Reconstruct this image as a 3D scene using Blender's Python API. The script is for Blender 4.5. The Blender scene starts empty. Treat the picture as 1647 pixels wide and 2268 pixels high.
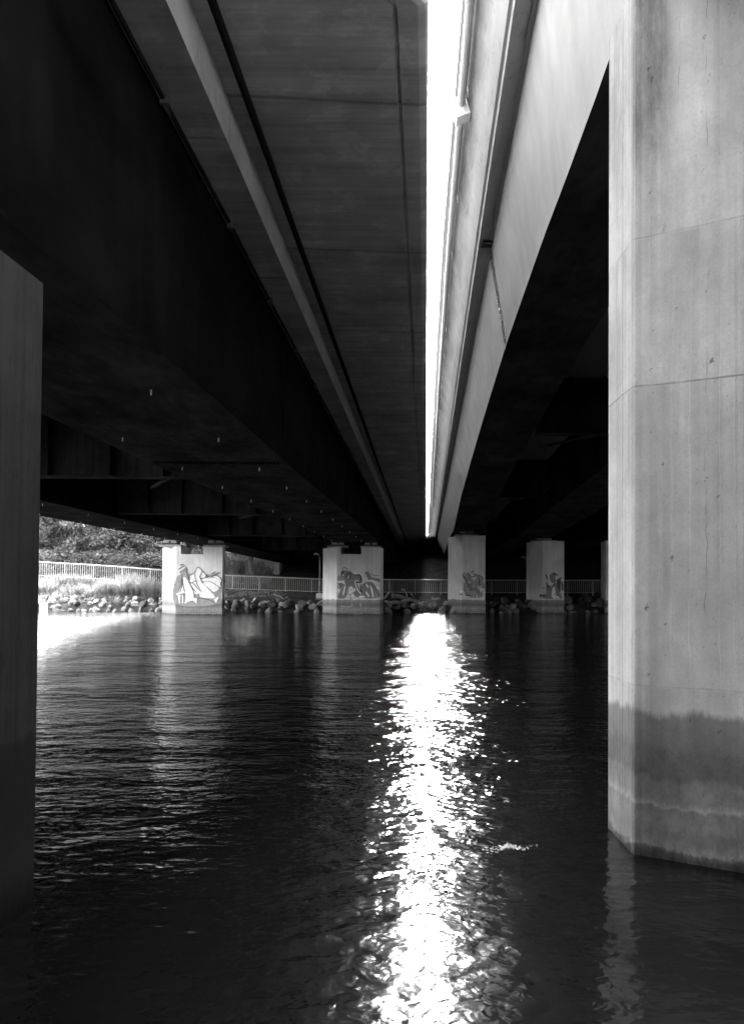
import bpy, math, random
from mathutils import Vector, noise as mnoise
random.seed(7)
R = math.radians
sc = bpy.context.scene
COL = sc.collection

# ------------------------------------------------------------------ camera
F = 1650.0                       # focal length in units of a 1647 x 2268 picture
CX, CY, HOR = 823.5, 1134.0, 1300.0
TP = 0.0185; PIT = math.atan(TP); ROL = R(0.42)
YP = HOR - F * TP
CAMZ = 1.9
cp, sp_, cr, sr = math.cos(PIT), math.sin(PIT), math.cos(ROL), math.sin(ROL)
FW = Vector((0, cp, sp_)); R0 = Vector((1, 0, 0)); U0 = Vector((0, -sp_, cp))
RT = R0 * cr + U0 * sr; UP = U0 * cr - R0 * sr
C0 = Vector((0, 0, CAMZ))
def ray(x, y): return FW + RT * ((x - CX) / F) + UP * ((YP - y) / F)
def atY(x, y, Y):
    d = ray(x, y); return C0 + d * (Y / d.y)
def atZ(x, y, z=0.0):
    d = ray(x, y); return C0 + d * ((z - CAMZ) / d.z)
def on_plane(x, y, p, n):
    d = ray(x, y); return C0 + d * ((Vector(p) - C0).dot(n) / d.dot(n))
SL, GR = 0.0727, 0.0133          # plan direction and fall of both bridges
def W(u, rel, Y): return Vector((u + SL * Y, Y, CAMZ + rel - GR * Y))
def tab(t, x):
    if x <= t[0][0]: return t[0][1]
    for (a, va), (b, vb) in zip(t, t[1:]):
        if x <= b:
            k = (x - a) / (b - a); return va + (vb - va) * k
    return t[-1][1]

# ------------------------------------------------------------------ helpers
class MB:
    def __init__(s): s.v = []; s.f = []; s.m = []
    def add(s, vs, fs, m=0):
        o = len(s.v); s.v += [Vector(v) for v in vs]
        for f in fs: s.f.append([o + i for i in f]); s.m.append(m)
        return s
    def box(s, c, size, m=0, ax=(1,0,0), ay=(0,1,0), az=(0,0,1)):
        c = Vector(c); ax, ay, az = Vector(ax), Vector(ay), Vector(az); a, b, d = (k / 2 for k in size)
        vs = [c + ax*(i*a) + ay*(j*b) + az*(k*d) for i in (-1,1) for j in (-1,1) for k in (-1,1)]
        return s.add(vs, [(0,1,3,2),(4,6,7,5),(0,4,5,1),(2,3,7,6),(0,2,6,4),(1,5,7,3)], m)
    def prism(s, foot, z0, z1, m=0, bottom=True, top=True):
        n = len(foot)
        vs = [(p[0], p[1], z0) for p in foot] + [(p[0], p[1], z1) for p in foot]
        fs = [(i, (i+1) % n, n + (i+1) % n, n + i) for i in range(n)]
        if bottom: fs.append(tuple(reversed(range(n))))
        if top: fs.append(tuple(range(n, 2*n)))
        return s.add(vs, fs, m)
    def tube(s, pts, r, n=8, m=0, cap=True):
        pts = [Vector(p) for p in pts]; rs = r if isinstance(r, (list, tuple)) else [r] * len(pts)
        vs = []; fs = []; prev = None
        for i, p in enumerate(pts):
            t = (pts[min(i+1, len(pts)-1)] - pts[max(i-1, 0)]).normalized()
            a = prev if prev is not None else (Vector((0,0,1)) if abs(t.z) < .9 else Vector((1,0,0)))
            a = (a - t * a.dot(t)).normalized(); b = t.cross(a); prev = a
            for k in range(n):
                th = 2*math.pi*k/n; vs.append(p + (a*math.cos(th) + b*math.sin(th)) * rs[i])
        for i in range(len(pts)-1):
            for k in range(n):
                k2 = (k+1) % n; fs.append((i*n+k, i*n+k2, (i+1)*n+k2, (i+1)*n+k))
        if cap: fs.append(tuple(reversed(range(n)))); fs.append(tuple(range((len(pts)-1)*n, len(pts)*n)))
        return s.add(vs, fs, m)
    def loft(s, prof, ys, m=0):
        """prof(Y) -> closed list of (u, rel), lofted along the bridge"""
        n = len(prof(ys[0])); vs = []; fs = []
        for Y in ys: vs += [W(u, r, Y) for u, r in prof(Y)]
        for i in range(len(ys)-1):
            for k in range(n):
                k2 = (k+1) % n; fs.append((i*n+k, i*n+k2, (i+1)*n+k2, (i+1)*n+k))
        fs.append(tuple(reversed(range(n)))); fs.append(tuple(range((len(ys)-1)*n, len(ys)*n)))
        return s.add(vs, fs, m)
    def build(s, name, mats, parent=None, smooth=False, fix=True):
        me = bpy.data.meshes.new(name)
        off = parent_world(parent)
        me.from_pydata([tuple(v - off) for v in s.v], [], s.f)
        for mt in (mats if isinstance(mats, (list, tuple)) else [mats]): me.materials.append(mt)
        if any(s.m): me.polygons.foreach_set('material_index', s.m)
        if fix:
            import bmesh
            bm = bmesh.new(); bm.from_mesh(me); bmesh.ops.recalc_face_normals(bm, faces=bm.faces); bm.to_mesh(me); bm.free()
        if smooth: me.polygons.foreach_set('use_smooth', [True] * len(me.polygons))
        me.update()
        o = bpy.data.objects.new(name, me); COL.objects.link(o)
        if parent is not None: o.parent = parent
        return o
def parent_world(p):
    v = Vector((0,0,0))
    while p is not None: v = v + p.location; p = p.parent
    return v
def tag(o, label=None, cat=None, group=None, kind=None):
    if label: o['label'] = label
    if cat: o['category'] = cat
    if group: o['group'] = group
    if kind: o['kind'] = kind
    return o
def thing(name, loc, label, cat, group=None):
    o = bpy.data.objects.new(name, None); o.location = loc; o.empty_display_size = .3
    COL.objects.link(o); return tag(o, label, cat, group)

# ------------------------------------------------------------------ materials (all neutral: a black and white picture)
class NT:
    def __init__(s, name):
        s.mat = bpy.data.materials.new(name); s.mat.use_nodes = True
        s.t = s.mat.node_tree; s.b = s.t.nodes['Principled BSDF']
        s.pos = s.t.nodes.new('ShaderNodeNewGeometry').outputs['Position']
    def node(s, typ, **kw):
        n = s.t.nodes.new(typ)
        for k, v in kw.items(): setattr(n, k, v)
        return n
    def lk(s, a, b): s.t.links.new(a, b)
    def inp(s, sock, v):
        if hasattr(v, 'links') or isinstance(v, bpy.types.NodeSocket): s.lk(v, sock)
        else: sock.default_value = v
    def math(s, op, a, b=0.0, c=0.0, clamp=False):
        n = s.node('ShaderNodeMath', operation=op, use_clamp=clamp)
        s.inp(n.inputs[0], a); s.inp(n.inputs[1], b); s.inp(n.inputs[2], c); return n.outputs[0]
    def vmul(s, v, k):
        n = s.node('ShaderNodeVectorMath', operation='MULTIPLY'); s.lk(v, n.inputs[0]); n.inputs[1].default_value = k; return n.outputs[0]
    def noise(s, k, scale=1.0, detail=3.0, rough=.55, vec=None, off=(0,0,0), dist=0.0):
        v = s.vmul(vec or s.pos, k)
        if off != (0,0,0):
            n = s.node('ShaderNodeVectorMath', operation='ADD'); s.lk(v, n.inputs[0]); n.inputs[1].default_value = off; v = n.outputs[0]
        n = s.node('ShaderNodeTexNoise'); s.lk(v, n.inputs['Vector'])
        n.inputs['Scale'].default_value = scale; n.inputs['Detail'].default_value = detail; n.inputs['Roughness'].default_value = rough
        n.inputs['Distortion'].default_value = dist
        return n.outputs[0]
    def rng(s, v, a, b, c, d, smooth=False):
        n = s.node('ShaderNodeMapRange', interpolation_type='SMOOTHSTEP' if smooth else 'LINEAR')
        s.lk(v, n.inputs[0])
        for i, q in enumerate((a, b, c, d)): n.inputs[i+1].default_value = q
        return n.outputs[0]
    def sep(s, v=None):
        n = s.node('ShaderNodeSeparateXYZ'); s.lk(v or s.pos, n.inputs[0]); return n.outputs
    def ramp(s, v, stops):
        n = s.node('ShaderNodeValToRGB'); s.lk(v, n.inputs[0]); e = n.color_ramp.elements
        while len(e) < len(stops): e.new(0.5)
        for el, (p, c) in zip(e, stops): el.position = p; el.color = (c, c, c, 1)
        return n.outputs[0]
    def mul(s, *a):
        r = a[0]
        for q in a[1:]: r = s.math('MULTIPLY', r, q)
        return r
    def bump(s, h, strength=.3, dist=.02):
        n = s.node('ShaderNodeBump'); s.lk(h, n.inputs['Height']); n.inputs['Strength'].default_value = strength; n.inputs['Distance'].default_value = dist
        s.lk(n.outputs[0], s.b.inputs['Normal']); return n
    def fin(s, val, rough=.8, spec=.3):
        if isinstance(val, (int, float)): s.b.inputs['Base Color'].default_value = (val, val, val, 1)
        else:
            c = s.node('ShaderNodeCombineColor')
            for i in range(3): s.lk(val, c.inputs[i])
            s.lk(c.outputs[0], s.b.inputs['Base Color'])
        s.inp(s.b.inputs['Roughness'], rough); s.b.inputs['Specular IOR Level'].default_value = spec
        return s.mat

def plain(name, a, rough=.7, var=.25, scale=6.0, spec=.3, metal=0.0):
    t = NT(name)
    v = t.mul(t.rng(t.noise((1,1,1), scale, 5), .3, .7, a*(1-var), a*(1+var)), t.rng(t.noise((1,1,1), scale*9, 2), .3, .7, .93, 1.07))
    t.b.inputs['Metallic'].default_value = metal
    t.bump(t.noise((1,1,1), scale*8, 3), .15, .01)
    return t.fin(v, rough, spec)

def concrete_pier(name, base, near=False, rough_cast=False):
    t = NT(name); X, Y, Z = t.sep()
    v = t.rng(t.noise((5, 5, .22), 1, 6, .6), .3, .7, base*.84, base*1.14)                  # vertical wash streaks
    v = t.mul(v, t.rng(t.noise((1,1,1), .9, 5), .3, .7, .86, 1.12), t.rng(t.noise((1,1,1), 55, 2), .3, .7, .94, 1.06))
    if rough_cast: v = t.mul(v, t.rng(t.noise((26, 26, .16), 1, 4, .65), .34, .66, .78, 1.16), t.rng(t.noise((1,1,1), 2.2, 6, .65), .3, .7, .7, 1.3), t.rng(t.noise((40,40,3), 1, 3, .7), .60, .68, 1, .5))
    if near:
        big = t.rng(t.noise((1,1,.7), 1.7, 6, .65, off=(2,7,1)), .32, .68, .82, 1.12)
        v = t.mul(v, big, t.rng(t.noise((1,1,.8), 9, 5, .7), .3, .7, .92, 1.07))
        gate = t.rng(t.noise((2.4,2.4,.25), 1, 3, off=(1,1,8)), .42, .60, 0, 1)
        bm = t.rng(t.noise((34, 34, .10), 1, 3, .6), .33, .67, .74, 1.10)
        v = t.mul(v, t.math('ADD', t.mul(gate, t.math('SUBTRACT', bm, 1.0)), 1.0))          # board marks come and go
        left = t.rng(Y, 5.315, 5.33, 0, 1)                                                    # narrow nose face: board grooves, lightened in colour for the brighter light there
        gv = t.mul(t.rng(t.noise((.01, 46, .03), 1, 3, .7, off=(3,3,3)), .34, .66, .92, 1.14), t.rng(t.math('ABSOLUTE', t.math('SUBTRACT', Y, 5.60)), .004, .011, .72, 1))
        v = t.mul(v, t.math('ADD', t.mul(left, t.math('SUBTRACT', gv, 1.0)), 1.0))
        wobx = t.rng(t.noise((.1,.1,1.6), 1, 3, .6, off=(8,1,2)), .3, .7, -.012, .012)
        Xw = t.math('ADD', X, wobx)
        for x0, wd, am, o in ((2.214, .0032, .16, 1), (2.38, .0038, .15, 4), (2.11, .009, .07, 6), (2.05, .003, .07, 9), (2.46, .003, .10, 12)):
            ln = t.mul(t.rng(t.math('ABSOLUTE', t.math('SUBTRACT', Xw, x0)), wd*.4, wd, am, 0), t.rng(Z, 1.15, 1.5, 0, 1), t.rng(Z, 3.3, 4.3, 1, 0), t.rng(t.noise((.1,.1,2.2), 1, 2, off=(o,o,o)), .35, .5, .2, 1))
            v = t.math('ADD', v, ln)                                                          # pale lime runs
        for x0, o in ((2.30, 3), (2.15, 11), (2.305, 17)):
            ln = t.mul(t.rng(t.math('ABSOLUTE', t.math('SUBTRACT', t.math('ADD', Xw, t.rng(t.noise((.1,.1,9), 1, 2, off=(o,2,2)), .3, .7, -.004, .004)), x0)), .0010, .0036, 1, 0), t.rng(t.noise((.1,.1,1.5), 1, 3, .7, off=(o,o,1)), .56, .63, 0, 1), t.rng(Z, 1.2, 1.6, 0, 1))
            v = t.mul(v, t.rng(ln, 0, 1, 1, .55))                                             # hairline shrinkage cracks
        for sc_, pick, r0, dk, o in ((6.0, .66, .10, .35, 0), (13.0, .72, .13, .42, 5), (28.0, .80, .17, .58, 9)):
            vo = t.node('ShaderNodeTexVoronoi'); n_ = t.node('ShaderNodeVectorMath', operation='ADD'); t.lk(t.vmul(t.pos, (1, 1, .75)), n_.inputs[0]); n_.inputs[1].default_value = (o, o, o)
            nd = t.node('ShaderNodeVectorMath', operation='ADD'); t.lk(n_.outputs[0], nd.inputs[0]); cx_ = t.node('ShaderNodeCombineXYZ'); w_ = t.rng(t.noise((1,1,1), 60, 2), .3, .7, -.012, .012); t.lk(w_, cx_.inputs[0]); t.lk(w_, cx_.inputs[2]); t.lk(cx_.outputs[0], nd.inputs[1])
            t.lk(nd.outputs[0], vo.inputs['Vector']); vo.inputs['Scale'].default_value = sc_
            pit = t.mul(t.rng(vo.outputs['Distance'], r0*.55, r0, 1, 0), t.rng(t.sep(vo.outputs['Color'])[0], pick, pick + .01, 0, 1))
            v = t.mul(v, t.rng(pit, 0, 1, 1, dk))                                             # blow holes of several sizes
        wv = t.rng(t.noise((1,1,1), 2.5, 3), .3, .7, -.006, .006)
        for zs, wd, dk in ((3.36, .010, .50), (4.44, .008, .66), (1.21, .008, .74)):
            d = t.math('ABSOLUTE', t.math('SUBTRACT', t.math('ADD', Z, wv), zs))
            br = t.rng(t.noise((3,3,.3), 1, 3, off=(zs,1,1)), .36, .56, .25, 1)
            v = t.mul(v, t.math('SUBTRACT', 1.0, t.mul(br, t.rng(d, wd*.3, wd, 1 - dk, 0))))
            d2 = t.math('SUBTRACT', zs, Z)                                                    # faint damp under the seam
            v = t.mul(v, t.rng(t.mul(t.rng(d2, 0, .02, 0, 1), t.rng(d2, .02, .5, 1, 0), t.rng(t.noise((8,8,.4), 1, 3), .4, .65, 0, 1)), 0, 1, 1, .78))
        st = t.mul(t.rng(X, 1.85, 1.90, 0, 1, True), t.rng(X, 2.03, 2.20, 1, 0, True), t.rng(Z, 4.15, 5.5, 0, 1, True), t.rng(t.noise((5,5,1.1), 1, 6, .7), .28, .58, .45, 1))
        v = t.mul(v, t.rng(st, 0, 1, 1, .26))                                                 # dark run-off stain under the bearing
    zz = t.math('ADD', Z, t.math('ADD', t.rng(t.noise((1.6,1.6,.6), 1, 5, .6), .3, .7, -.045, .045), t.rng(t.noise((11,11,1.5), 1, 5, .75), .3, .7, -.028, .028)))
    tide = t.ramp(t.math('DIVIDE', zz, 1.3), [(0.0, .18), (.045, .28), (.06, .56), (.12, .40), (.20, .52), (.27, .46), (.285, .70), (.315, .50), (.42, .44), (.445, .33), (.60, .38), (.76, .47), (.80, 1.0)])
    v = t.mul(v, t.rng(t.math('POWER', tide, 1.2), 0, 1, 0, 1.0))
    v = t.mul(v, t.rng(t.mul(t.rng(Z, .75, 1.0, 1, 0), t.noise((6,6,4), 1, 7, .75)), .35, .65, 1.08, .62))
    v = t.mul(v, t.rng(t.mul(t.rng(Z, .0, .16, 1, 0), t.rng(t.noise((14,14,9), 1, 5, .7), .4, .6, 0, 1)), 0, 1, 1, .35))
    wet = t.rng(Z, .05, .95, .35, .82)
    h = t.math('ADD', t.noise((30,30,6), 1, 5, .65), t.mul(t.noise((1,1,1), 6, 3), .6))
    t.bump(h, .30, .012)
    return t.fin(v, wet, .35)

def soffit(name, base):
    t = NT(name); X, Y, Z = t.sep()
    v = t.rng(t.noise((.28, 3.4, 1), 1, 5, .6), .3, .7, base*.78, base*1.18)                 # form boards across the deck
    v = t.mul(v, t.rng(t.noise((1,1,1), .7, 5, .6), .3, .7, .78, 1.2), t.rng(t.noise((.5, 14, 1), 1, 2), .3, .7, .9, 1.08))
    sk = t.math('ADD', Y, t.mul(X, -.07))
    fr = t.math('PINGPONG', t.math('ADD', sk, 3.3), 2.35)
    v = t.mul(v, t.rng(fr, .01, .05, .62, 1))
    v = t.mul(v, t.rng(t.mul(t.noise((1.1,1.1,1), 1, 6, .7, off=(4,9,0)), 1), .52, .58, 1.0, 1.22))
    t.bump(t.noise((2, 18, 2), 1, 4), .25, .02)
    return t.fin(v, .85, .25)

def fascia(name, base):
    t = NT(name); X, Y, Z = t.sep()
    v = t.rng(t.noise((1, .35, 1), 1.3, 6, .6), .3, .7, base*.88, base*1.08)
    v = t.mul(v, t.rng(t.noise((1,1,1), 1.1, 5, .6), .3, .7, .9, 1.1), t.rng(t.noise((4, 9, 4), 1, 4, .7), .60, .74, 1, .62))
    v = t.mul(v, t.rng(t.noise((6, 1.2, 6), 1, 4, .7, off=(4,4,4)), .58, .66, 1, .8))
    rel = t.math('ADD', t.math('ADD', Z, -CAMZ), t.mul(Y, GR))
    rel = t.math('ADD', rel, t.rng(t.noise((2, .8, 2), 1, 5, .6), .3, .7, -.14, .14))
    v = t.mul(v, t.rng(rel, 8.0, 8.65, 1, .2))                      # colour darkened towards the coping to offset strong sky light
    t.bump(t.noise((6, 2, 6), 1, 4), .15, .02)
    return t.fin(v, .95, 0.0)

def steel(name, base, rough=.5):
    t = NT(name)
    v = t.rng(t.noise((.8,.5,.8), 1, 5, .6), .3, .7, base*(.9 if base > .1 else .5), base*(1.08 if base > .1 else 1.6))
    v = t.mul(v, t.rng(t.noise((7, 2.2, .35), 1, 4, .6), .32, .66, .88 if base > .1 else .72, 1.04), t.rng(t.noise((1,1,1), 40, 2), .3, .7, .97, 1.03))
    t.bump(t.noise((.9,.6,.9), 1, 3), .06, .05)
    return t.fin(v, rough, 0.0)

def foliage(name, a):
    t = NT(name)
    oi = t.node('ShaderNodeNewGeometry').outputs['Random Per Island']
    v = t.mul(t.rng(oi, 0, 1, a*.55, a*1.5), t.rng(t.noise((1,1,1), .7, 3), .3, .7, .75, 1.25))
    m = t.fin(v, .6, .25)
    tr = t.node('ShaderNodeBsdfTranslucent'); t.lk(t.b.inputs['Base Color'].links[0].from_socket, tr.inputs['Color'])
    mx = t.node('ShaderNodeMixShader'); mx.inputs[0].default_value = .5
    t.lk(t.b.outputs[0], mx.inputs[1]); t.lk(tr.outputs[0], mx.inputs[2])
    t.lk(mx.outputs[0], t.t.nodes['Material Output'].inputs['Surface'])
    return m

def water_mat():
    t = NT('river_water')
    t.b.inputs['IOR'].default_value = 1.333
    n1 = t.noise((1, 1.5, 1), 9.0, 2.0, .5, dist=.35)       # small ripples
    n2 = t.noise((.8, 1.4, 1), 3.1, 2.0, .5, off=(3,8,0), dist=.3)
    n3 = t.noise((.55, 1.0, 1), .9, 2.0, .5, off=(7,1,0))
    n4 = t.noise((1, 1.5, 1), 24.0, 1.5, .5, off=(1,5,0))
    X, Y, Z = t.sep()
    calm = t.rng(t.noise((.22,.35,1), 1, 3, off=(2,2,0)), .35, .65, .72, 1.2)
    h = t.math('ADD', t.math('ADD', t.mul(n1, .0075), t.mul(n2, .020)), t.math('ADD', t.mul(n3, .042), t.mul(n4, .0007)))
    h = t.mul(h, t.rng(t.math('DIVIDE', X, t.math('MAXIMUM', Y, 3.0)), -.25, -.05, 1.3, 1.0), calm, t.rng(Y, 2.0, 14.0, .66, 2.4))
    b = t.bump(h, 1.0, 1.0)
    lf = t.math('ADD', X, t.rng(t.noise((.3,.5,1), 1, 3, off=(9,9,0)), .3, .7, -1.2, 1.2))
    rg = t.rng(t.math('DIVIDE', lf, t.math('MAXIMUM', Y, 3.0)), -.22, -.08, .05, .0)
    rg = t.math('ADD', t.mul(rg, t.rng(Y, 6, 12, 0, 1)), t.rng(Y, 4, 30, .09, .055))
    m = t.fin(.006, rg, .5)
    return m

M = {}
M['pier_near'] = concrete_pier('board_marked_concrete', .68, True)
M['pier_dark'] = concrete_pier('shaded_pier_concrete', .040, False, True)  # left pier: its shade is put into this dark base colour
M['pier'] = concrete_pier('pier_concrete', .58)
M['slab'] = soffit('deck_concrete', .48)
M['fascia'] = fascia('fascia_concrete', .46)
def haunch_mat():
    t = NT('haunch_concrete'); X, Y, Z = t.sep()
    v = t.mul(t.rng(t.noise((1,1,1), 1.6, 5), .3, .7, .38, .50), t.rng(t.math('PINGPONG', t.math('ADD', Y, .6), 1.9), .008, .02, .5, 1), t.rng(t.noise((8,8,1), 1, 4), .6, .7, 1, .75))
    return t.fin(v, .85, .1)
M['haunch'] = haunch_mat()
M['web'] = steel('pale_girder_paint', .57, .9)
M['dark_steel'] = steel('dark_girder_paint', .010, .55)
M['steel_under'] = steel('girder_underside', .055, .55)  # a lighter tone than the dark webs
M['beam_steel'] = steel('cross_beam_paint', .06, .55)
M['pipe'] = plain('galvanised_pipe', .42, .45, .10, 3.0, .2)
M['dark_pipe'] = plain('dark_pipe', .02, .8, spec=0.0)
M['white'] = plain('white_plastic', .8, .5, .06)
M['bolt'] = plain('bolt_steel', .12, .6)
M['bearing'] = plain('bearing_steel', .30, .6)
M['rubber'] = plain('bearing_rubber', .05, .8)
M['rail'] = plain('rail_paint', .42, .45, .08)
M['rock'] = plain('riprap_stone', .14, .9, .45, 2.6)
def rock_mat():
    t = NT('riprap_stone'); oi = t.node('ShaderNodeObjectInfo').outputs['Random']
    v = t.mul(t.rng(oi, 0, 1, .08, .32), t.rng(t.noise((1,1,1), 3.5, 6, .65), .3, .7, .6, 1.3))
    t.bump(t.noise((1,1,1), 14, 5, .6), .5, .05); return t.fin(v, .9, .05)
M['rock'] = rock_mat()
M['wood'] = plain('weathered_driftwood', .34, .85, .35, 4.0)
M['bark'] = plain('tree_bark', .09, .9, .4, 5.0)
M['ground'] = plain('bank_soil', .05, .95, .4, 1.4, 0.0)
M['grass'] = foliage('dry_grass', .21)
M['leaf'] = foliage('tree_leaves', .12)
M['leaf_pale'] = foliage('pale_tree_leaves', .19)
M['lamp'] = plain('lamp_post_paint', .30, .5)
M['hut'] = plain('hut_render', .22, .9, .12, 2.0)
M['hut_dark'] = plain('hut_dark_panel', .05, .7)
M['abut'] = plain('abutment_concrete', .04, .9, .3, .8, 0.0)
M['foam'] = plain('water_foam', .35, .9, .1)
M['water'] = water_mat()
PAINT = [plain('graffiti_pale', .80, .6, .10, 5), plain('graffiti_black', .085, .6, .2, 5), plain('graffiti_grey', .21, .6, .15, 5), plain('graffiti_mid', .30, .6, .15, 5)]

# ------------------------------------------------------------------ setting: water and ground
mb = MB(); mb.add([(-500,-200,0),(500,-200,0),(500,64,0),(-500,64,0)], [(0,1,2,3)])
tag(mb.build('water', M['water']), kind='structure')

SHORE = [(-70, 51.0), (-24, 52.0), (-14, 53.2), (-8, 54.0), (2, 54.6), (10, 56.5), (20, 58.5), (70, 60)]
PATHZ = [(-60, 3.4), (-27, 2.55), (-19, 2.15), (-12, 1.65), (-5, 1.38), (3, 1.30), (70, 1.3)]
def smooth(a, b, x):
    k = max(0, min(1, (x - a) / (b - a))); return k*k*(3 - 2*k)
def ground_z(X, Y):
    s = tab(SHORE, X); p = tab(PATHZ, X)
    if Y < s: z = -1.6 * smooth(s, s - 6, Y)
    else:
        k = min(1, (Y - s) / (60.5 - s)); z = p * (0.16 * smooth(0, .08, k) + .84 * k ** 1.05)
    under = smooth(-17.5, -14, X - SL * Y) 
    z += under * 5.2 * smooth(72, 104, Y) + (1 - under) * 6.0 * smooth(70, 112, Y)
    if Y > 54: z += (mnoise.noise(Vector((X*.35, Y*.35, 3))) * .18 + mnoise.noise(Vector((X*1.3, Y*1.3, 8))) * .05) * smooth(54, 57, Y) * (1 - smooth(60, 61, Y) * (1 - smooth(65, 68, Y)))
    return z
xs = [-600, -350, -200, -120, -80, -60] + [-50 + .8*i for i in range(110)] + [40, 55, 80, 140, 300, 600]
ys = [44, 47] + [49 + .5*i for i in range(46)] + [73, 75, 78, 82, 86, 90, 95, 100, 104, 110, 120, 140, 180, 260, 420, 800]
mb = MB(); vs = [(x, y, ground_z(x, y)) for y in ys for x in xs]; n = len(xs)
mb.add(vs, [(j*n+i, j*n+i+1, (j+1)*n+i+1, (j+1)*n+i) for j in range(len(ys)-1) for i in range(n-1)])
tag(mb.build('ground', M['ground'], smooth=True), kind='structure')
# the unseen near bank behind the photographer, raised to the decks to block light
mb = MB(); vs = []; xs2 = [-300, -80, -40, -20, -10, 0, 10, 20, 40, 80, 300]; yb = [(-12, -.8), (-15, .6), (-20, 3.2), (-28, 7.6), (-33.5, 9.6), (-36, 9.8), (-190, 9.8)]
for y, z in yb: vs += [(x, y, z + (.3*mnoise.noise(Vector((x*.2, y*.2, 0))))) for x in xs2]
n = len(xs2); mb.add(vs, [(j*n+i, j*n+i+1, (j+1)*n+i+1, (j+1)*n+i) for j in range(len(yb)-1) for i in range(n-1)])
tag(mb.build('unseen_raised_bank', M['ground'], smooth=True), kind='structure')

# ------------------------------------------------------------------ bridges
YS = [-34 + 2*i for i in range(17)] + [i for i in range(0, 40)] + [40 + 2*i for i in range(35)]
FL = [(-34, -.36), (-1, -.3), (1.5, .4), (3.0, 2.75), (7.3, 2.75), (8.4, 0.0), (110, 0.0)]  # unseen left deck edge: notch added to let light in, narrowed behind camera
BR = lambda Y: tab([(-34, 3.6), (7.5, 3.6), (8.0, 0.0), (110, 0.0)], Y)       # unseen raised edge on the near right deck, added to block sky light         

left = thing('road_bridge', (-9, 40, 8), 'dark bridge on the left, deep steel boxes with cross beams under a wide concrete deck', 'bridge')
PB = lambda Y: tab([(-34, 7.75), (7.4, 7.75), (8.6, 10.5), (12, 10.15), (20, 9.62), (28, 9.25), (38, 9.25), (50, 10.0), (110, 10.0)], Y)  # unseen left parapet heights, shaped to control sky light in the gap
def left_deck(Y):
    f = tab(FL, Y)
    return [(-.012 - f, 7.33), (-.05 - f, 7.275), (-.14 - f, 7.25), (-.40 - f, 7.25), (-.405 - f, 7.285), (-.455 - f, 7.285), (-.46 - f, 7.25), (-2.92, 7.25), (-2.92, 6.60),
            (-19.0, 6.60), (-22.3, 6.95), (-22.7, 7.05), (-22.7, 7.7), (-22.65, 8.5), (-22.4, 8.5), (-22.35, 7.6), (-.34 - f, 7.6), (-.32 - f, PB(Y)), (-.06 - f, PB(Y)), (-.03 - f, 7.6)]  # outer overhang widened out of view to shade the left water
deck = MB().loft(left_deck, YS).build('deck_slab', [M['slab'], M['haunch']], left)
for p in deck.data.polygons:                                          # the cast side of the haunch has its own concrete
    if abs(p.normal.x) > .8 and -3.1 < (p.center.x + left.location.x) - SL*(p.center.y + left.location.y) < -2.8: p.material_index = 1

def box_girder(name, parent, rel, uL, uR, tL, tR, top, mats, Y=YS):
    def prof(y):
        r = tab(rel, y); l = uL(y); q = uR(y)
        return [(l - .05, r), (q + .05, r), (q + .05, r + .035), (q, r + .035), (tR, top), (tL, top), (l, r + .035), (l - .05, r + .035)]
    mats = list(mats) if isinstance(mats, list) else [mats, mats]
    o = MB().loft(prof, Y).build(name, mats + [M['steel_under']], parent)
    for p in o.data.polygons:
        if p.normal.z < -.8: p.material_index = 2
    return o
REL1 = [(-34, 3.3), (0, 3.05), (7, 3.08), (12, 3.2), (20, 3.3), (33, 3.55), (50, 3.74), (106, 4.0)]
UA = lambda y: tab([(0, -3.50), (20, -3.50), (50, -3.3), (106, -3.25)], y)
UB = lambda y: tab([(0, -6.85), (20, -6.8), (48, -6.3), (106, -6.2)], y)
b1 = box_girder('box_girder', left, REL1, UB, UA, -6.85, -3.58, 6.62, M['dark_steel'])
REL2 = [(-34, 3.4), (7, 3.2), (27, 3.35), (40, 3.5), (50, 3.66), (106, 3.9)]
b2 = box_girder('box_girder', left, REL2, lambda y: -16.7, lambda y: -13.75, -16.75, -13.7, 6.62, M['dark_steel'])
def stub(parent, u, rel, Y):
    p = W(u, rel, Y); mb = MB(); mb.tube([p + Vector((0,0,.02)), p - Vector((0,0,.085))], .014, 6)
    return mb.build('drain_stub', M['white'], parent)
for k in range(12):
    Y = 11.5 + 3.75*k
    for u in (-6.25, -4.28): stub(b1, u, tab(REL1, Y), Y)
for k in range(7):
    Y = 27.5 + 3.75*k
    for u in (-16.25, -14.2): stub(b2, u, tab(REL2, Y), Y)
def splice(parent, p0, p1, nrm, Y, mat, rows=26, bolt=None):
    """bolted joint: two thin cover plates with a double row of bolts, running from p0 to p1 across the member"""
    mb = MB(); p0, p1, nrm = Vector(p0), Vector(p1), Vector(nrm).normalized(); t = (p1 - p0).normalized(); s = nrm.cross(t).normalized()
    L = (p1 - p0).length
    for k in (-1, 1): mb.box((p0 + p1)/2 + s*(k*.085) + nrm*.006, (L, .14, .012), 0, t, s, nrm)
    for k in (-1, 1):
        for i in range(rows):
            mb.box(p0 + t*(L*(i + .5)/rows) + s*(k*.08) + nrm*.022, (.045, .075, .022), 1, t, s, nrm)
    return mb.build('splice_plate', [mat, bolt or M['bolt']], parent)
Ysp = 18.2
splice(b1, W(UA(Ysp), tab(REL1, Ysp)+.06, Ysp), W(-3.575, 6.5, Ysp), (1, 0, 0), Ysp, M['dark_steel'], 26, M['dark_pipe'])
splice(b1, W(UB(Ysp)+.1, tab(REL1, Ysp), Ysp), W(UA(Ysp)-.1, tab(REL1, Ysp), Ysp), (0, 0, -1), Ysp, M['steel_under'], 34, M['dark_steel'])

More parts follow.
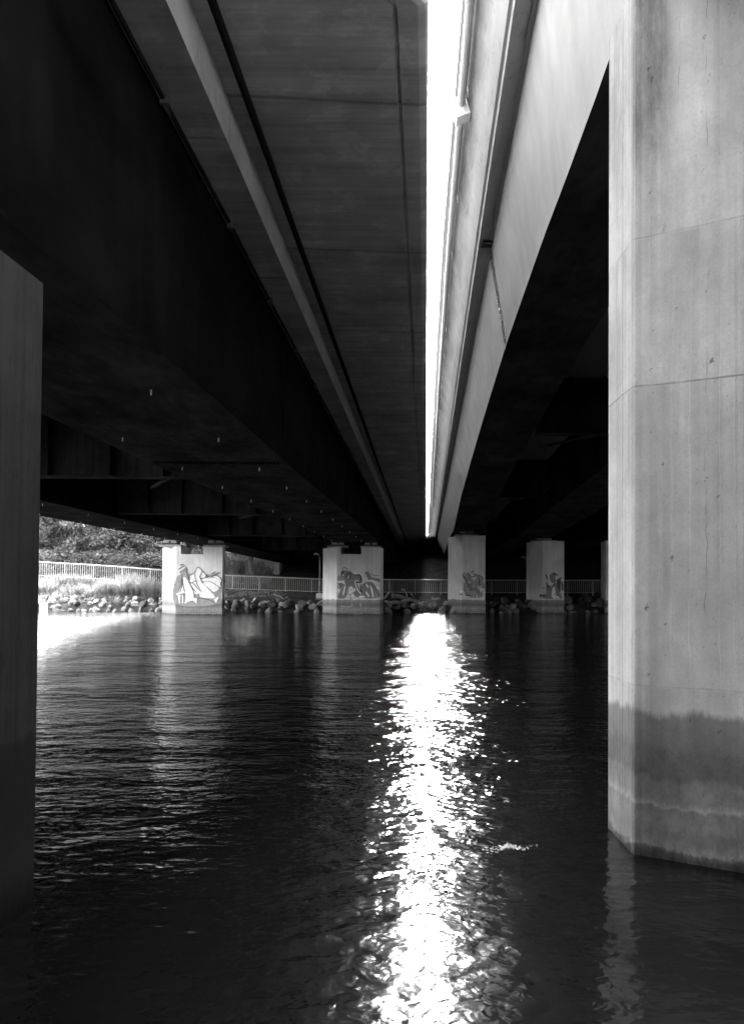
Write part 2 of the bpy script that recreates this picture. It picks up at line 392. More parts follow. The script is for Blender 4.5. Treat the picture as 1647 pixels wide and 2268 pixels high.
def cross_beam(parent, u0, u1, Y, rel, top, stiff):
    mb = MB(); z0 = W(0, rel, Y).z; z1 = W(0, top, Y).z; x0 = W(u0, 0, Y).x; x1 = W(u1, 0, Y).x
    mb.box(((x0+x1)/2, Y, (z0+z1)/2 + .03), (x1-x0, .03, z1-z0-.06))
    w = mb.build('cross_beam', M['beam_steel'], parent)
    fl = MB(); fl.box(((x0+x1)/2, Y, z0+.018), (x1-x0, .46, .036)); fl.build('flange', M['beam_steel'], w)
    for k in stiff:
        st = MB(); st.box((x0 + (x1-x0)*k, Y-.135, (z0+z1)/2 + .02), (.04, .24, z1-z0-.05)); st.build('stiffener', M['beam_steel'], w)
    br = MB()
    br.tube([(x1-.3, Y-.1, z0+.10), (x1-2.0, Y+3.2, z0+.16)], .055, 6); br.tube([(x1-.3, Y-.16, z0+.10), (x1-.02, Y-.4, z0+.5)], .05, 6)
    br.build('brace', M['beam_steel'], w)
    return w
for Y in (8.5, 21.4, 33.0, 46.5, 62, 78): cross_beam(left, -13.7, -6.87, Y, tab(REL1, Y) + .04, 6.61, (.2, .42, .68, .9))
# services under the left deck
mb = MB(); pts = []
for i in range(60):
    Y = -10 + i*1.9; pts.append(W(-3.50, 6.56 + .02*math.sin(i*1.7), Y))
mb.tube(pts, .032, 8); cond = mb.build('conduit', M['dark_pipe'], left, True)
for k in range(22):
    Y = 6.4 + 3.3*k; c = W(-3.50, 6.54, Y); m2 = MB(); m2.box(c + Vector((.02,0,-.02)), (.12, .07, .10)); m2.box(c + Vector((.03,.12,-.07)), (.03, .26, .02)); m2.build('clip', M['bolt'], cond)
mb = MB(); mb.tube([W(-2.62, 7.17, -20 + 3*i) for i in range(41)], .055, 10); mb.build('service_pipe', M['dark_pipe'], left, True)

right = thing('road_bridge', (9, 40, 8), 'bridge on the right of the bright gap, with pale girder web and edge pipe', 'bridge')
UT = [(-34, .62), (6, .53), (11.7, .497), (14.1, .455), (19, .365), (31, .30), (56, .24), (110, .17)]
def right_deck(Y):
    t = tab(UT, Y)
    return [(1.07, 7.47), (1.06, 7.62), (1.015, 7.64), (t, 9.3), (t + .02, 9.31 + BR(Y)), (t + .3, 9.35 + BR(Y)), (t + .42, 8.7), (59.0, 8.7), (59.2, 9.6), (59.45, 9.6), (59.5, 7.6), (59.2, 7.47), (1.30, 7.47), (1.30, 7.50), (1.13, 7.50), (1.13, 7.47)]  # deck widened out of view to block light from the right
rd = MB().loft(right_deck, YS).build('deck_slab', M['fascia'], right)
REL3 = [(-34, 5.0), (0, 4.7), (6.5, 4.73), (8.6, 4.88), (10.3, 5.04), (15.6, 5.33), (22.3, 5.43), (29, 5.47), (40, 5.40), (46, 5.15), (53.5, 4.80), (60, 5.1), (70, 5.4), (106, 5.4)]
U3 = lambda y: 1.58 + .0078*max(y, 0)
U3R = lambda y: 3.0 + .024*(max(y, 0) - 6)
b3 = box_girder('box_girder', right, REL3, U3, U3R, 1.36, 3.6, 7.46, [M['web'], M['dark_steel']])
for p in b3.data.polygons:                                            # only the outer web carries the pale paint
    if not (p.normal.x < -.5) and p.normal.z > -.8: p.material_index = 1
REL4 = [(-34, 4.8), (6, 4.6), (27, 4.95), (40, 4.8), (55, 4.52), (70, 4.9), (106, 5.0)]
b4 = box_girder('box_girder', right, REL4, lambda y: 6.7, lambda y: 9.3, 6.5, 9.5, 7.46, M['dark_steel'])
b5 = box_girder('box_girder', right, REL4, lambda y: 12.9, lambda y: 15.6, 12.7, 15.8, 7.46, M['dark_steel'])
for uu in (19.5, 26.0, 32.5, 39, 45.5, 52):  # unseen outer girders, added to block light from the right
    box_girder('box_girder', right, REL4, lambda y, a=uu: a, lambda y, a=uu: a + 2.7, uu - .2, uu + 2.9, 7.46, M['dark_steel'])  # added unseen girders that block light
for Y in (25.0, 40.0, 72): cross_beam(right, 3.65, 6.48, Y, tab(REL4, Y) + .6, 7.44, (.4, .8))
Yr = 15.9
def web3(k, Y):
    a = Vector((U3(Y), tab(REL3, Y) + .035)); b = Vector((1.36, 7.46)); q = a + (b - a)*k; return W(q.x, q.y, Y)
n3 = (web3(1, Yr) - web3(0, Yr)).cross(Vector((SL, 1, 0)));  n3 = n3 if n3.x < 0 else -n3
splice(b3, web3(.02, Yr), web3(.985, Yr), n3, Yr, M['web'], 30)
splice(rd, W(1.14, 7.47, 15.6), W(1.35, 7.47, 15.6), (0,0,-1), Yr, M['dark_steel'], 5)
def fas(k, Y):
    a = Vector((1.015, 7.64)); b = Vector((tab(UT, Y), 9.3)); q = a + (b - a)*k; return W(q.x, q.y, Y)
def fasn(Y):
    n = (fas(1, Y) - fas(0, Y)).cross(Vector((SL, 1, 0))).normalized(); return n if n.x < 0 else -n
YJ = 13.0
mb = MB(); mb.tube([fas(.63, -8 + i*1.5) + fasn(5)*.11 for i in range(15)] + [fas(.63, YJ - .12) + fasn(5)*.11], .066, 14)
for i in range(10): 
    Y = 13.2 - i*1.3; mb.tube([fas(.63, Y) + fasn(5)*.11, fas(.63, Y + .07) + fasn(5)*.11], .074, 14)
for i in range(7):
    Y = 12.6 - i*2.6; mb.box(fas(.63, Y) + fasn(5)*.03, (.05, .03, .2))
mb.build('drain_pipe', M['pipe'], right, False)
mb = MB(); mb.tube([fas(.63 - .004*i, YJ + .12 + i*1.6) + fasn(20)*.11 for i in range(36)], .066, 14)
for i in range(16):
    Y = 15.2 + i*1.5; k = .63 - .004*(Y - YJ - .12)/1.6; mb.tube([fas(k, Y) + fasn(20)*.11, fas(k, Y + .07) + fasn(20)*.11], .074, 14)
for i in range(16):
    Y = 16 + i*2.6; k = .63 - .004*(Y - YJ - .12)/1.6; mb.box(fas(k, Y) + fasn(20)*.03, (.05, .03, .2))
mb.build('drain_pipe', M['pipe'], right, False)
nj = fasn(YJ); tj = (fas(1, YJ) - fas(0, YJ)).normalized()
mb = MB(); mb.box(fas(.61, YJ) + nj*.13, (.24, .26, .34), 0, nj, Vector((SL,1,0)).normalized(), tj); mb.box(fas(.61, YJ) + nj*.255, (.02, .29, .37), 0, nj, Vector((SL,1,0)).normalized(), tj)
mb.build('junction_box', M['white'], right)

MB().loft(lambda Y: [(-.02, 7.36), (-.02, 7.7), (1.05, 8.3), (1.05, 7.7)], [93, 100, 110]).build('gap_blocker', M['slab'], right)  # added across the far gap to keep its light off the abutment
# far abutment that carries both bridges
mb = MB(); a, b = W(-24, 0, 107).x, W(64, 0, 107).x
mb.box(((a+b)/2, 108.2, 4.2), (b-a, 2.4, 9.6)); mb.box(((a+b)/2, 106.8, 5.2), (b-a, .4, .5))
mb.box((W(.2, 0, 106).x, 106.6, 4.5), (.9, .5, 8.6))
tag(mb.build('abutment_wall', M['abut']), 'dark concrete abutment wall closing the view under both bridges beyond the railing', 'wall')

# ------------------------------------------------------------------ piers
def bearing(parent, c, w, h, dpt=.9):
    mb = MB(); x, y, z = c
    mb.box((x, y, z + h*.15), (w*1.7, dpt*1.2, h*.3)); mb.box((x, y, z + h*.45), (w*1.15, dpt, h*.3 - .004), 1); mb.box((x - w*.27, y, z + h*.81), (w*.42, dpt, h*.4)); mb.box((x + w*.3, y, z + h*.81), (w*.40, dpt, h*.4))
    return mb.build('bearing', [M['bearing'], M['rubber']], parent)
def far_pier(xl, xm, xr, yb, ytop, label, notch=None, side=None, bx=(), soff=None):
    """xl..xm = angled nose face, xm..xr = broad face towards the camera (picture columns at the waterline)"""
    m_ = atZ(xm, yb); Ym = m_.y
    Lp = atY(xl, yb, Ym + 2.3); Rp = atY(xr, yb, Ym + .05)
    Rb = atY(side, yb, Ym + 2.6) if side else Vector((Rp.x + .25, Ym + 1.6, 0))
    Lb = Vector((Lp.x + .9, Ym + 3.6, 0))
    foot = [Lp, m_, Rp, Rb, Lb]
    zt = atY((xm + xr)/2, ytop, Ym).z
    root = thing('bridge_pier', ((Lp.x + Rp.x)/2, Ym + 1.2, 0), label, 'pier', 'concrete piers standing along the far bank')
    mb = MB()
    if notch:
        zn = atY((xm + xr)/2, notch[2], Ym).z
        n0 = atY(notch[0], ytop, Ym).x; n1 = atY(notch[1], ytop, Ym).x
        mb.prism(foot, -1.2, zn)
        mb.prism([Lp, m_, Vector((n0, Ym, 0)), Vector((n0 + .1, Ym + 2.45, 0)), Lb], zn, zt, bottom=False)
        mb.prism([Vector((n1, Ym, 0)), Rp, Rb, Vector((n1 + .1, Ym + 2.5, 0))], zn, zt, bottom=False)
    else: mb.prism(foot, -1.2, zt)
    mb.build('shaft', M['pier'], root)
    for (x, w) in bx:
        c = atY(x, ytop, Ym + .9); bearing(root, (c.x, Ym + .9, zt + .002), w, soff(Ym + .9) - zt - .012)
    n = (Rp - m_).cross(Vector((0,0,1))).normalized(); n = n if n.y < 0 else -n
    nl = (Lp - m_).cross(Vector((0,0,1))).normalized(); nl = nl if nl.y < 0 else -nl
    return root, m_, n, nl
def sof(rel): return lambda Y: W(0, tab(rel, Y), Y).z
p1 = far_pier(358.5, 388.5, 491.5, 1361.5, 1210.5, 'widest pier, bleached white nose and graffiti, first from the left beside the sunlit bank', (400.4, 450.5, 1227.5), 497.0, ((380, .85), (478, .85)), sof(REL2))
p2 = far_pier(714, 745, 840.6, 1361, 1212, 'notched pier with smeared grey graffiti, just right of the lamp post', (755, 800, 1227.5), None, ((748, .85), (821, .85)), sof(REL1))
p3 = far_pier(991.2, 1023.5, 1073.5, 1359.5, 1186, 'plain topped pier right of the bright water streak, graffiti of curling letters low down', None, None, ((1032, .95),), sof(REL3))
p4 = far_pier(1165, 1201, 1248.5, 1358.5, 1198, 'pier with dark painted figure holding a white shape, second from the large right pier', None, None, ((1203, 1.05),), sof(REL4))
p5 = far_pier(1330, 1341, 1392, 1358.5, 1198, 'bare far pier half hidden behind the large right pier', None, None, ((1362, 1.0),), sof(REL4))

# big near pier on the right
A = atZ(1346, 1835); B = atZ(1400, 1892); Cq = atZ(1647, 1935); d = (Cq - B).normalized(); Cc = B + d*3.2
root = thing('bridge_pier', ((A.x + Cc.x)/2, B.y, 0), 'huge pale concrete pier in the right foreground with a dark waterline band', 'pier')
ztop = atY(1357, 92, A.y).z
foot = [A, B, Cc, Cc + Vector((.3, 1.6, 0)), Cc + Vector((-1.4, 2.5, 0)), A + Vector((.6, .9, 0))]
mb = MB(); ch = .012                                                    # softly worn arris at the near corner
e1 = B + (A - B).normalized()*ch; e2 = B + d*ch
mb.prism([A, e1, e2] + foot[2:], -1.5, ztop)
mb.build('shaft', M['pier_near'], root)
bearing(root, (3.5, 6.2, ztop + .002), .7, sof(REL3)(5.9) - ztop - .01)
print('near pier', A, B, Cc, ztop)
# near pier on the left
q = atZ(74, 2008); u0 = q.x - SL*q.y; zt = atY(100, 628, q.y).z
g = lambda u, Y: Vector((u + SL*Y, Y, 0))
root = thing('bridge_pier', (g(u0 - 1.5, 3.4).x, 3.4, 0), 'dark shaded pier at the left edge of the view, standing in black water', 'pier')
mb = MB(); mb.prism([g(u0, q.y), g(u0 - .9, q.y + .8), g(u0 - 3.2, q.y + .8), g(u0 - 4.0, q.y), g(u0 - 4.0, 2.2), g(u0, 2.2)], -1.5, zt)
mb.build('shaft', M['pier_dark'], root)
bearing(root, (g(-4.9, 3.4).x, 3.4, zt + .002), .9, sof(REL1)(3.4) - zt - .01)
print('left pier', q, u0, zt, [ (r[1].y) for r in (p1,p2,p3,p4,p5)])

# ------------------------------------------------------------------ graffiti (thin coats of paint on the pier faces)
def catmull(p, n=5, closed=True):
    out = []; N = len(p)
    for i in range(N if closed else N-1):
        a, b, c, d_ = (p[(i-1) % N] if closed or i > 0 else p[0]), p[i], p[(i+1) % N], (p[(i+2) % N] if closed or i+2 < N else p[-1])
        for k in range(n):
            t = k/n
            out.append(tuple(.5*((2*b[j]) + (-a[j]+c[j])*t + (2*a[j]-5*b[j]+4*c[j]-d_[j])*t*t + (-a[j]+3*b[j]-3*c[j]+d_[j])*t**3) for j in (0,1)))
    if not closed: out.append(p[-1])
    return out
def graffiti(pier, off, scl, items, nose=()):
    root, pt, n, nl = pier; mb = MB()
    for i, (kind, col, pts, *w) in enumerate(items):
        nn = nl if i in nose else n
        def pr(x, y, lift): return on_plane((off[0] + x/scl)*.8578, (off[1] + y/scl)*.8578, pt + nn*(.004 + .0012*lift), nn)
        if kind == 'f':
            q = catmull(pts, 4) if len(pts) > 4 else pts
            vs = [pr(x, y, i) for x, y in q]; mb.add(vs, [tuple(range(len(vs)))], col)
        else:
            q = catmull(pts, 5, False); wd = w[0]/2; vs = []
            for k, (x, y) in enumerate(q):
                a = q[max(k-1,0)]; b = q[min(k+1,len(q)-1)]; dx, dy = b[0]-a[0], b[1]-a[1]; L = math.hypot(dx, dy) or 1
                tp = wd * (.35 + .65*math.sin(math.pi*(k+.6)/(len(q)+.2)))
                vs += [pr(x - dy/L*tp, y + dx/L*tp, i), pr(x + dy/L*tp, y - dx/L*tp, i)]
            mb.add(vs, [(2*k, 2*k+1, 2*k+3, 2*k+2) for k in range(len(q)-1)], col)
    return mb.build('graffiti', PAINT, root, fix=False)
P_, K_, G_, D_ = 0, 1, 2, 3
graffiti(p1, (440, 1440), 10.29, [
 ('f', G_, [(160,580),(210,500),(280,440),(300,600),(230,760),(200,900),(150,960)]), ('f', G_, [(460,400),(530,430),(500,490),(470,470)]),
 ('f', D_, [(140,560),(520,420),(1340,520),(1345,1000),(1250,1240),(150,1240)]), ('f', D_, [(700,1080),(900,1060),(1280,830),(1300,1000),(1240,1230),(1000,1200),(740,1200)]),
 ('f', G_, [(250,190),(300,165),(370,180),(330,205),(255,215)]), ('f', G_, [(215,290),(300,235),(380,200),(385,225),(300,275),(225,325)]), ('f', G_, [(235,375),(330,320),(420,250),(440,400),(420,470),(290,430)]),
 ('f', D_, [(280,400),(400,380),(500,600),(480,650),(330,560),(300,620)]),
 ('f', P_, [(330,540),(380,520),(470,640),(600,900),(640,1060),(700,1080),(690,1220),(580,1140),(420,1210),(365,1190),(390,980),(340,760)]),
 ('f', P_, [(520,480),(640,420),(730,260),(810,330),(820,390),(770,520),(830,640),(660,610),(560,660),(510,600)]),
 ('f', P_, [(580,680),(680,630),(820,640),(960,780),(1060,870),(1180,1060),(1000,1080),(780,1050),(760,960),(640,960),(540,720)]),
 ('f', P_, [(840,390),(930,460),(910,520),(800,540),(790,500)]), ('f', P_, [(830,580),(1000,540),(1100,530),(1340,590),(1310,700),(1340,790),(1150,690),(1000,620),(840,630)]),
 ('f', P_, [(870,660),(1000,630),(1160,700),(1280,790),(1240,870),(1140,910),(1060,850),(960,760)]), ('f', P_, [(1130,510),(1220,470),(1320,540),(1340,570),(1180,530)]),
 ('f', P_, [(300,600),(315,690),(240,900),(215,930),(250,760)]), ('f', P_, [(320,690),(360,850),(270,900)]), ('f', P_, [(150,970),(210,930),(390,860),(390,930),(230,970),(180,1000)]),
 ('f', P_, [(190,1000),(270,980),(270,1220),(210,1200)]), ('f', P_, [(300,980),(350,1010),(350,1210),(300,1210)]), ('f', P_, [(1250,1040),(1290,1040),(1220,1230),(1150,1110)]),
 ('s', K_, [(300,440),(305,560),(270,740),(215,900)], 26), ('s', K_, [(325,560),(310,700),(265,880)], 24), ('s', K_, [(330,680),(350,800),(395,920)], 20), ('s', K_, [(420,240),(445,330),(440,430),(500,600)], 24),
 ('s', K_, [(280,990),(285,1100),(270,1215)], 34), ('s', K_, [(350,970),(365,1090),(355,1205)], 32), ('s', K_, [(180,1010),(195,1130),(215,1210)], 16), ('s', K_, [(470,650),(580,820),(630,960),(640,1070)], 16),
 ('s', K_, [(500,490),(505,600)], 26), ('s', K_, [(520,480),(640,380),(730,255),(900,400),(960,470),(1060,500)], 20), ('s', K_, [(830,360),(810,440),(775,500),(800,540),(830,640),(860,680)], 26), ('f', K_, [(930,460),(1010,510),(930,525)]),
 ('s', K_, [(670,370),(645,470),(690,660),(760,800),(820,910)], 16), ('s', K_, [(560,660),(640,720),(720,820),(830,910)], 20), ('s', K_, [(530,720),(600,830),(690,915)], 18), ('f', K_, [(820,580),(840,640),(870,660),(850,690)]),
 ('s', K_, [(1090,515),(1200,470),(1290,510),(1370,590),(1340,680),(1350,780),(1290,800)], 24), ('s', K_, [(1000,620),(1130,670),(1260,760),(1320,800)], 16), ('s', K_, [(960,780),(1060,870),(1120,950)], 18), ('f', K_, [(1275,800),(1345,790),(1290,825)]),
 ('s', K_, [(710,1220),(715,1100),(770,1070),(900,1090),(1050,1130),(1210,1230)], 24), ('s', K_, [(1215,1240),(1280,1080)], 18), ('s', K_, [(420,1210),(560,1160),(690,1230)], 16), ('s', G_, [(1080,440),(1200,370)], 34), ('s', G_, [(1080,490),(1320,390)], 42), ('s', K_, [(760,960),(770,1050)], 14),
 ('s', K_, [(625,960),(620,1060),(650,1080)], 12)])
graffiti(p2, (830, 1440), 10.29, [
 ('f', G_, [(510,400),(560,330),(650,340),(780,370),(880,440),(1020,450),(1070,560),(1060,660),(900,690),(760,760),(640,740),(600,560),(520,500)]),
 ('f', G_, [(420,680),(640,690),(720,760),(640,1060),(430,1060),(500,820)]), ('f', G_, [(880,600),(1000,820),(1080,960),(1000,1060),(860,1000),(820,760)]), ('f', G_, [(1160,380),(1260,390),(1330,520),(1530,560),(1530,640),(1330,590),(1220,620),(1150,520)]),
 ('f', G_, [(1080,720),(1290,640),(1440,760),(1530,900),(1530,1060),(1080,1060)]),
 ('f', D_, [(440,470),(510,500),(620,560),(600,600),(420,600)]), ('f', P_, [(555,440),(580,450),(575,500),(550,480)]), ('f', P_, [(700,500),(725,510),(715,560),(695,550)]), ('f', P_, [(920,590),(970,600),(970,630),(930,630)]),
 ('f', K_, [(510,430),(560,350),(600,400),(540,430),(540,510),(520,480)]), ('s', K_, [(620,560),(680,450),(760,420),(770,520),(700,590)], 40), ('s', K_, [(880,470),(1000,460),(1050,560),(1040,650),(930,660)], 50),
 ('s', P_, [(430,660),(540,650),(640,720)], 34), ('s', P_, [(625,740),(600,860),(565,1000)], 44), ('s', D_, [(560,720),(520,860),(470,990)], 40), ('f', P_, [(420,800),(500,830),(470,930),(420,920)]), ('s', K_, [(420,740),(470,820),(540,730)], 24),
 ('f', P_, [(735,790),(880,820),(890,880),(800,930),(740,950)]), ('f', K_, [(760,840),(790,840),(780,890)]), ('f', K_, [(830,830),(860,840),(840,880)]), ('s', P_, [(880,600),(910,740),(980,890),(1060,970)], 34), ('s', K_, [(900,620),(960,780),(1080,950)], 22),
 ('f', P_, [(700,1040),(850,960),(860,1010),(800,1060)]), ('s', P_, [(990,1050),(1060,1030),(1150,1045)], 44), ('s', P_, [(1170,430),(1190,540),(1250,620),(1340,600),(1490,690)], 36), ('s', P_, [(1180,690),(1240,800)], 40), ('s', P_, [(1170,900),(1260,1040)], 40), ('s', P_, [(1290,740),(1340,880),(1370,1060)], 46),
 ('f', P_, [(1440,740),(1530,790),(1530,870),(1460,820)]), ('s', K_, [(1040,700),(1040,830),(1080,950)], 40), ('s', D_, [(1430,930),(1460,1060)], 50), ('s', D_, [(540,320),(600,260),(720,330)], 40), ('s', P_, [(800,350),(860,400),(1000,430)], 40), ('s', D_, [(1300,420),(1420,480),(1530,460)], 40),
 ('s', D_, [(660,770),(690,980)], 24), ('s', D_, [(760,960),(800,1260)], 30), ('s', D_, [(500,1280),(700,1310),(840,1260)], 36), ('s', D_, [(1020,1210),(1050,1310)], 50)])
graffiti(p3, (1150, 1460), 13.725, [
 ('f', D_, [(660,400),(740,270),(830,270),(840,460),(800,620),(700,560)]), ('f', D_, [(640,640),(800,640),(900,840),(1080,860),(1090,1130),(930,1140),(720,1020),(640,820)]), ('f', D_, [(840,380),(900,440),(1150,680),(1340,1010),(1250,1130),(1100,1130),(1090,860),(920,660)]),
 ('f', G_, [(800,650),(900,650),(1050,830),(980,900),(820,860)]), ('f', G_, [(1060,860),(1200,900),(1270,1050),(1160,1100)]), ('f', D_, [(1000,330),(1130,330),(1260,470),(1330,600),(1220,740),(1080,620),(1130,460)]), ('f', D_, [(1230,640),(1370,620),(1390,780),(1290,780)]),
 ('f', P_, [(875,545),(920,590),(930,650),(885,600)]), ('f', P_, [(930,680),(990,690),(1070,830),(1000,800),(950,750)]), ('f', P_, [(1100,1010),(1140,1060),(1110,1170)]), ('s', P_, [(1150,720),(1290,960)], 36), ('f', D_, [(900,230),(980,150),(1000,200),(930,330)]),
 ('s', K_, [(690,240),(625,360),(700,500),(750,620),(800,630)], 44), ('s', K_, [(840,270),(830,400),(850,510),(930,660),(1060,830),(1110,920),(1090,1010)], 34), ('s', K_, [(840,290),(900,400),(1050,390)], 36), ('s', K_, [(620,820),(700,930),(740,1060),(860,1060),(930,1160)], 44),
 ('s', K_, [(990,320),(1100,330)], 40), ('s', K_, [(1130,450),(1050,540),(1090,600)], 34), ('s', K_, [(1185,480),(1190,620),(1215,750)], 36), ('s', K_, [(1280,800),(1340,780),(1390,820)], 36), ('s', K_, [(800,650),(790,780)], 34), ('s', K_, [(1120,330),(1230,380),(1330,470),(1280,510)], 38), ('s', K_, [(860,880),(950,900)], 30),
 ('f', K_, [(630,580),(665,620),(640,650)]), ('s', K_, [(1130,1000),(1140,1120)], 18), ('f', K_, [(1300,880),(1350,930),(1310,930)]),
 ('f', P_, [(510,900),(595,890),(595,970),(520,970)]), ('s', K_, [(480,1080),(520,1010),(600,1040)], 36)], nose=(26, 27))
graffiti(p4, (1350, 1460), 13.725, [
 ('f', G_, [(820,740),(980,740),(1090,640),(1190,640),(1260,900),(1380,1160),(1100,1190),(700,1170),(690,1100),(810,1040)]),
 ('f', K_, [(785,330),(820,320),(860,400),(880,540),(840,490)]), ('f', G_, [(930,420),(960,320),(1060,250),(1140,270),(1240,350),(1230,380),(1140,370),(1150,600),(1000,610)]), ('f', K_, [(1020,300),(1100,265),(1240,370),(1130,330)]),
 ('f', K_, [(825,610),(870,610),(890,690),(950,720),(880,870),(860,780),(830,720)]), ('f', K_, [(1190,520),(1320,470),(1330,700),(1310,960),(1260,870),(1200,700)]), ('f', K_, [(1320,400),(1390,440),(1310,500)]), ('f', G_, [(1330,560),(1400,580),(1430,900),(1360,880)]),
 ('f', K_, [(1370,660),(1430,660),(1430,900),(1370,880)]), ('f', P_, [(1050,790),(1090,765),(1125,780),(1150,960),(1140,1050),(1220,1090),(1310,1170),(1290,1190),(1210,1165),(1090,1190),(1020,1120),(1005,1050)]), ('f', K_, [(1085,1010),(1110,1010),(1110,1060),(1090,1060)]),
 ('f', G_, [(695,790),(750,790),(755,850),(700,855)]), ('f', G_, [(700,920),(745,910),(755,970),(710,975)]), ('f', K_, [(680,1020),(800,1025),(790,1110),(680,1100)]), ('f', K_, [(1085,650),(1120,640),(1110,740)]), ('f', K_, [(575,1020),(672,1020),(672,1110),(580,1150)])], nose=(15,))

# ------------------------------------------------------------------ railing along the far path
RP = [(60, 1243, 57.5), (88, 1244.8, 58), (225, 1252.5, 58.8), (360, 1262.8, 59.6), (510, 1275, 60.8), (710, 1282.6, 62), (990, 1284.6, 62.6), (1350, 1285.6, 63.2), (1700, 1286, 64)]
rp = [atY(*q) for q in RP]
LEN = [0]
for a, b in zip(rp, rp[1:]): LEN.append(LEN[-1] + (b - a).length)
def rail_at(s):
    for i in range(len(rp)-1):
        if s <= LEN[i+1]: k = (s - LEN[i])/(LEN[i+1]-LEN[i]); return rp[i].lerp(rp[i+1], k)
    return rp[-1]
HR = 1.18
fence = thing('path_railing', rail_at(LEN[-1]/2) - Vector((0,0,HR)), 'pale metal railing with close upright bars along the path on the far bank', 'railing')
S = [LEN[-1]*i/90 for i in range(91)]
MB().tube([rail_at(s) for s in S], .045, 8).build('top_rail', M['rail'], fence)
MB().tube([rail_at(s) - Vector((0,0,HR-.12)) for s in S], .022, 6).build('bottom_rail', M['rail'], fence)
s = .6; k = 0; rest = MB(); nb = 0
while s < LEN[-1] - .1:
    p = rail_at(s)
    if k % 13 == 0: MB().box(p - Vector((0,0,HR/2+.06)), (.065, .065, HR+.1)).build('post', M['rail'], fence)
    else:
        tgt = rest if nb >= 100 else MB()
        tgt.box(p - Vector((0,0,HR/2-.05)), (.026, .026, HR-.12))
        if tgt is not rest: tgt.build('baluster', M['rail'], fence); nb += 1
    s += .166; k += 1
tag(rest.build('balusters', M['rail'], fence), kind='stuff')

# ------------------------------------------------------------------ lamp posts
def lamp_post(loc, h, label, lean=0, block=True):
    r = thing('lamp_post', loc, label, 'lamp post', 'lamp posts on the far bank'); x, y, z = loc
    if block:
        mb = MB(); mb.prism([(x-.26,y-.26),(x+.26,y-.26),(x+.26,y+.26),(x-.26,y+.26)], z-.3, z+.42)
        for k in range(1): mb.box((x, y, z+.44), (.44, .44, .03))
        mb.build('base_block', M['pier'], r)
    z0 = z + (.455 if block else -.2)
    MB().tube([(x, y, z0), (x, y, z0+.4), (x, y, z+h*.7), (x-.03, y, z+h*.93), (x-.14, y-.02, z+h)], [.075, .06, .05, .045, .035], 8).build('pole', M['lamp'], r, True)
    mb = MB(); mb.tube([(x-.10, y-.02, z+h-.01), (x-.22, y-.03, z+h+.03), (x-.42, y-.05, z+h+.02), (x-.50, y-.05, z+h-.01)], [.035, .075, .085, .03], 8); mb.build('lamp_head', M['rail'], r, True)
    return r
q = atY(707.6, 1331, 58.2); q.z = ground_z(q.x, q.y); lamp_post(q, atY(707.6, 1228, 58.2).z - q.z, 'slim lamp post on a concrete block, left of the second pier')
q = atY(1166.5, 1300, 61.5); q.z = ground_z(q.x, q.y); lamp_post(q, atY(1162, 1235, 61.5).z - q.z, 'lamp post mostly hidden behind the fourth pier, only its pale head showing', 0, False)

# ------------------------------------------------------------------ small utility building beyond the railing
Yh = 84.0
c0 = atY(566, 1300, Yh); c1 = atY(618, 1300, Yh); zb = ground_z((c0.x+c1.x)/2, Yh) - .4; zt = atY(590, 1222, Yh).z
hut = thing('utility_hut', ((c0.x+c1.x)/2, Yh, zb), 'small pale hut with door and dark sign panel beyond the railing', 'hut')
MB().box(((c0.x+c1.x)/2, Yh+1.5, (zb+zt)/2), (c1.x-c0.x, 3, zt-zb)).build('wall', M['hut'], hut)
MB().box(((c0.x+c1.x)/2, Yh+1.45, zt+.08), (c1.x-c0.x+.4, 3.4, .16)).build('roof', M['hut_dark'], hut)
a, b = atY(592, 1253, Yh), atY(603, 1275, Yh); dr = MB().box(((a.x+b.x)/2, Yh-.03, (a.z+b.z)/2), (b.x-a.x, .06, a.z-b.z)).build('door', M['rail'], hut)
MB().box((b.x-.1, Yh-.08, (a.z+b.z)/2), (.05, .05, .14)).build('handle', M['bolt'], dr)
a, b = atY(573, 1244.5, Yh), atY(586, 1250, Yh); MB().box(((a.x+b.x)/2, Yh-.03, (a.z+b.z)/2), (b.x-a.x, .06, a.z-b.z)).build('sign_panel', M['hut_dark'], hut)
a = atY(564, 1238, Yh - 1); b = atY(564, 1270, Yh - 1)
mb = MB(); mb.tube([(a.x, a.y, zb), (a.x, a.y, a.z + .9)], .07, 8); mb.tube([(a.x, a.y, a.z+.88), (a.x, a.y, a.z+.95)], .09, 8)
tag(mb.build('post', M['rail']), 'pale upright pole beside the small hut beyond the railing', 'pole')

# ------------------------------------------------------------------ riprap boulders
def rock_mesh(i):
    import bmesh
    bm = bmesh.new(); bmesh.ops.create_icosphere(bm, subdivisions=2, radius=.5); rnd = random.Random(i)
    cuts = [(Vector((rnd.uniform(-1,1), rnd.uniform(-1,1), rnd.uniform(-1,1))).normalized(), rnd.uniform(.20, .42)) for _ in range(12)]
    for v in bm.verts:
        for nrm, dd in cuts:
            h = v.co.dot(nrm)
            if h > dd: v.co -= nrm*(h - dd)*.99
        v.co *= 1 + .10*mnoise.noise(v.co*4 + Vector((i*7, 0, 0)))
    me = bpy.data.meshes.new('riprap_rock'); bm.to_mesh(me); bm.free(); me.materials.append(M['rock']); return me
RM = [rock_mesh(i) for i in range(9)]
rr = random.Random(3); cnt = 0
def put_rock(X, Y, z, sz, lab):
    o = bpy.data.objects.new('riprap_rock', RM[rr.randrange(9)]); COL.objects.link(o)
    o.location = (X, Y, z); o.rotation_euler = (rr.uniform(0,6.3), rr.uniform(0,6.3), rr.uniform(0,6.3)); o.scale = (sz*rr.uniform(.85,1.35), sz*rr.uniform(.8,1.1), sz*rr.uniform(.65,.95))
    tag(o, lab, 'rock', 'riprap boulders along the far waterline')
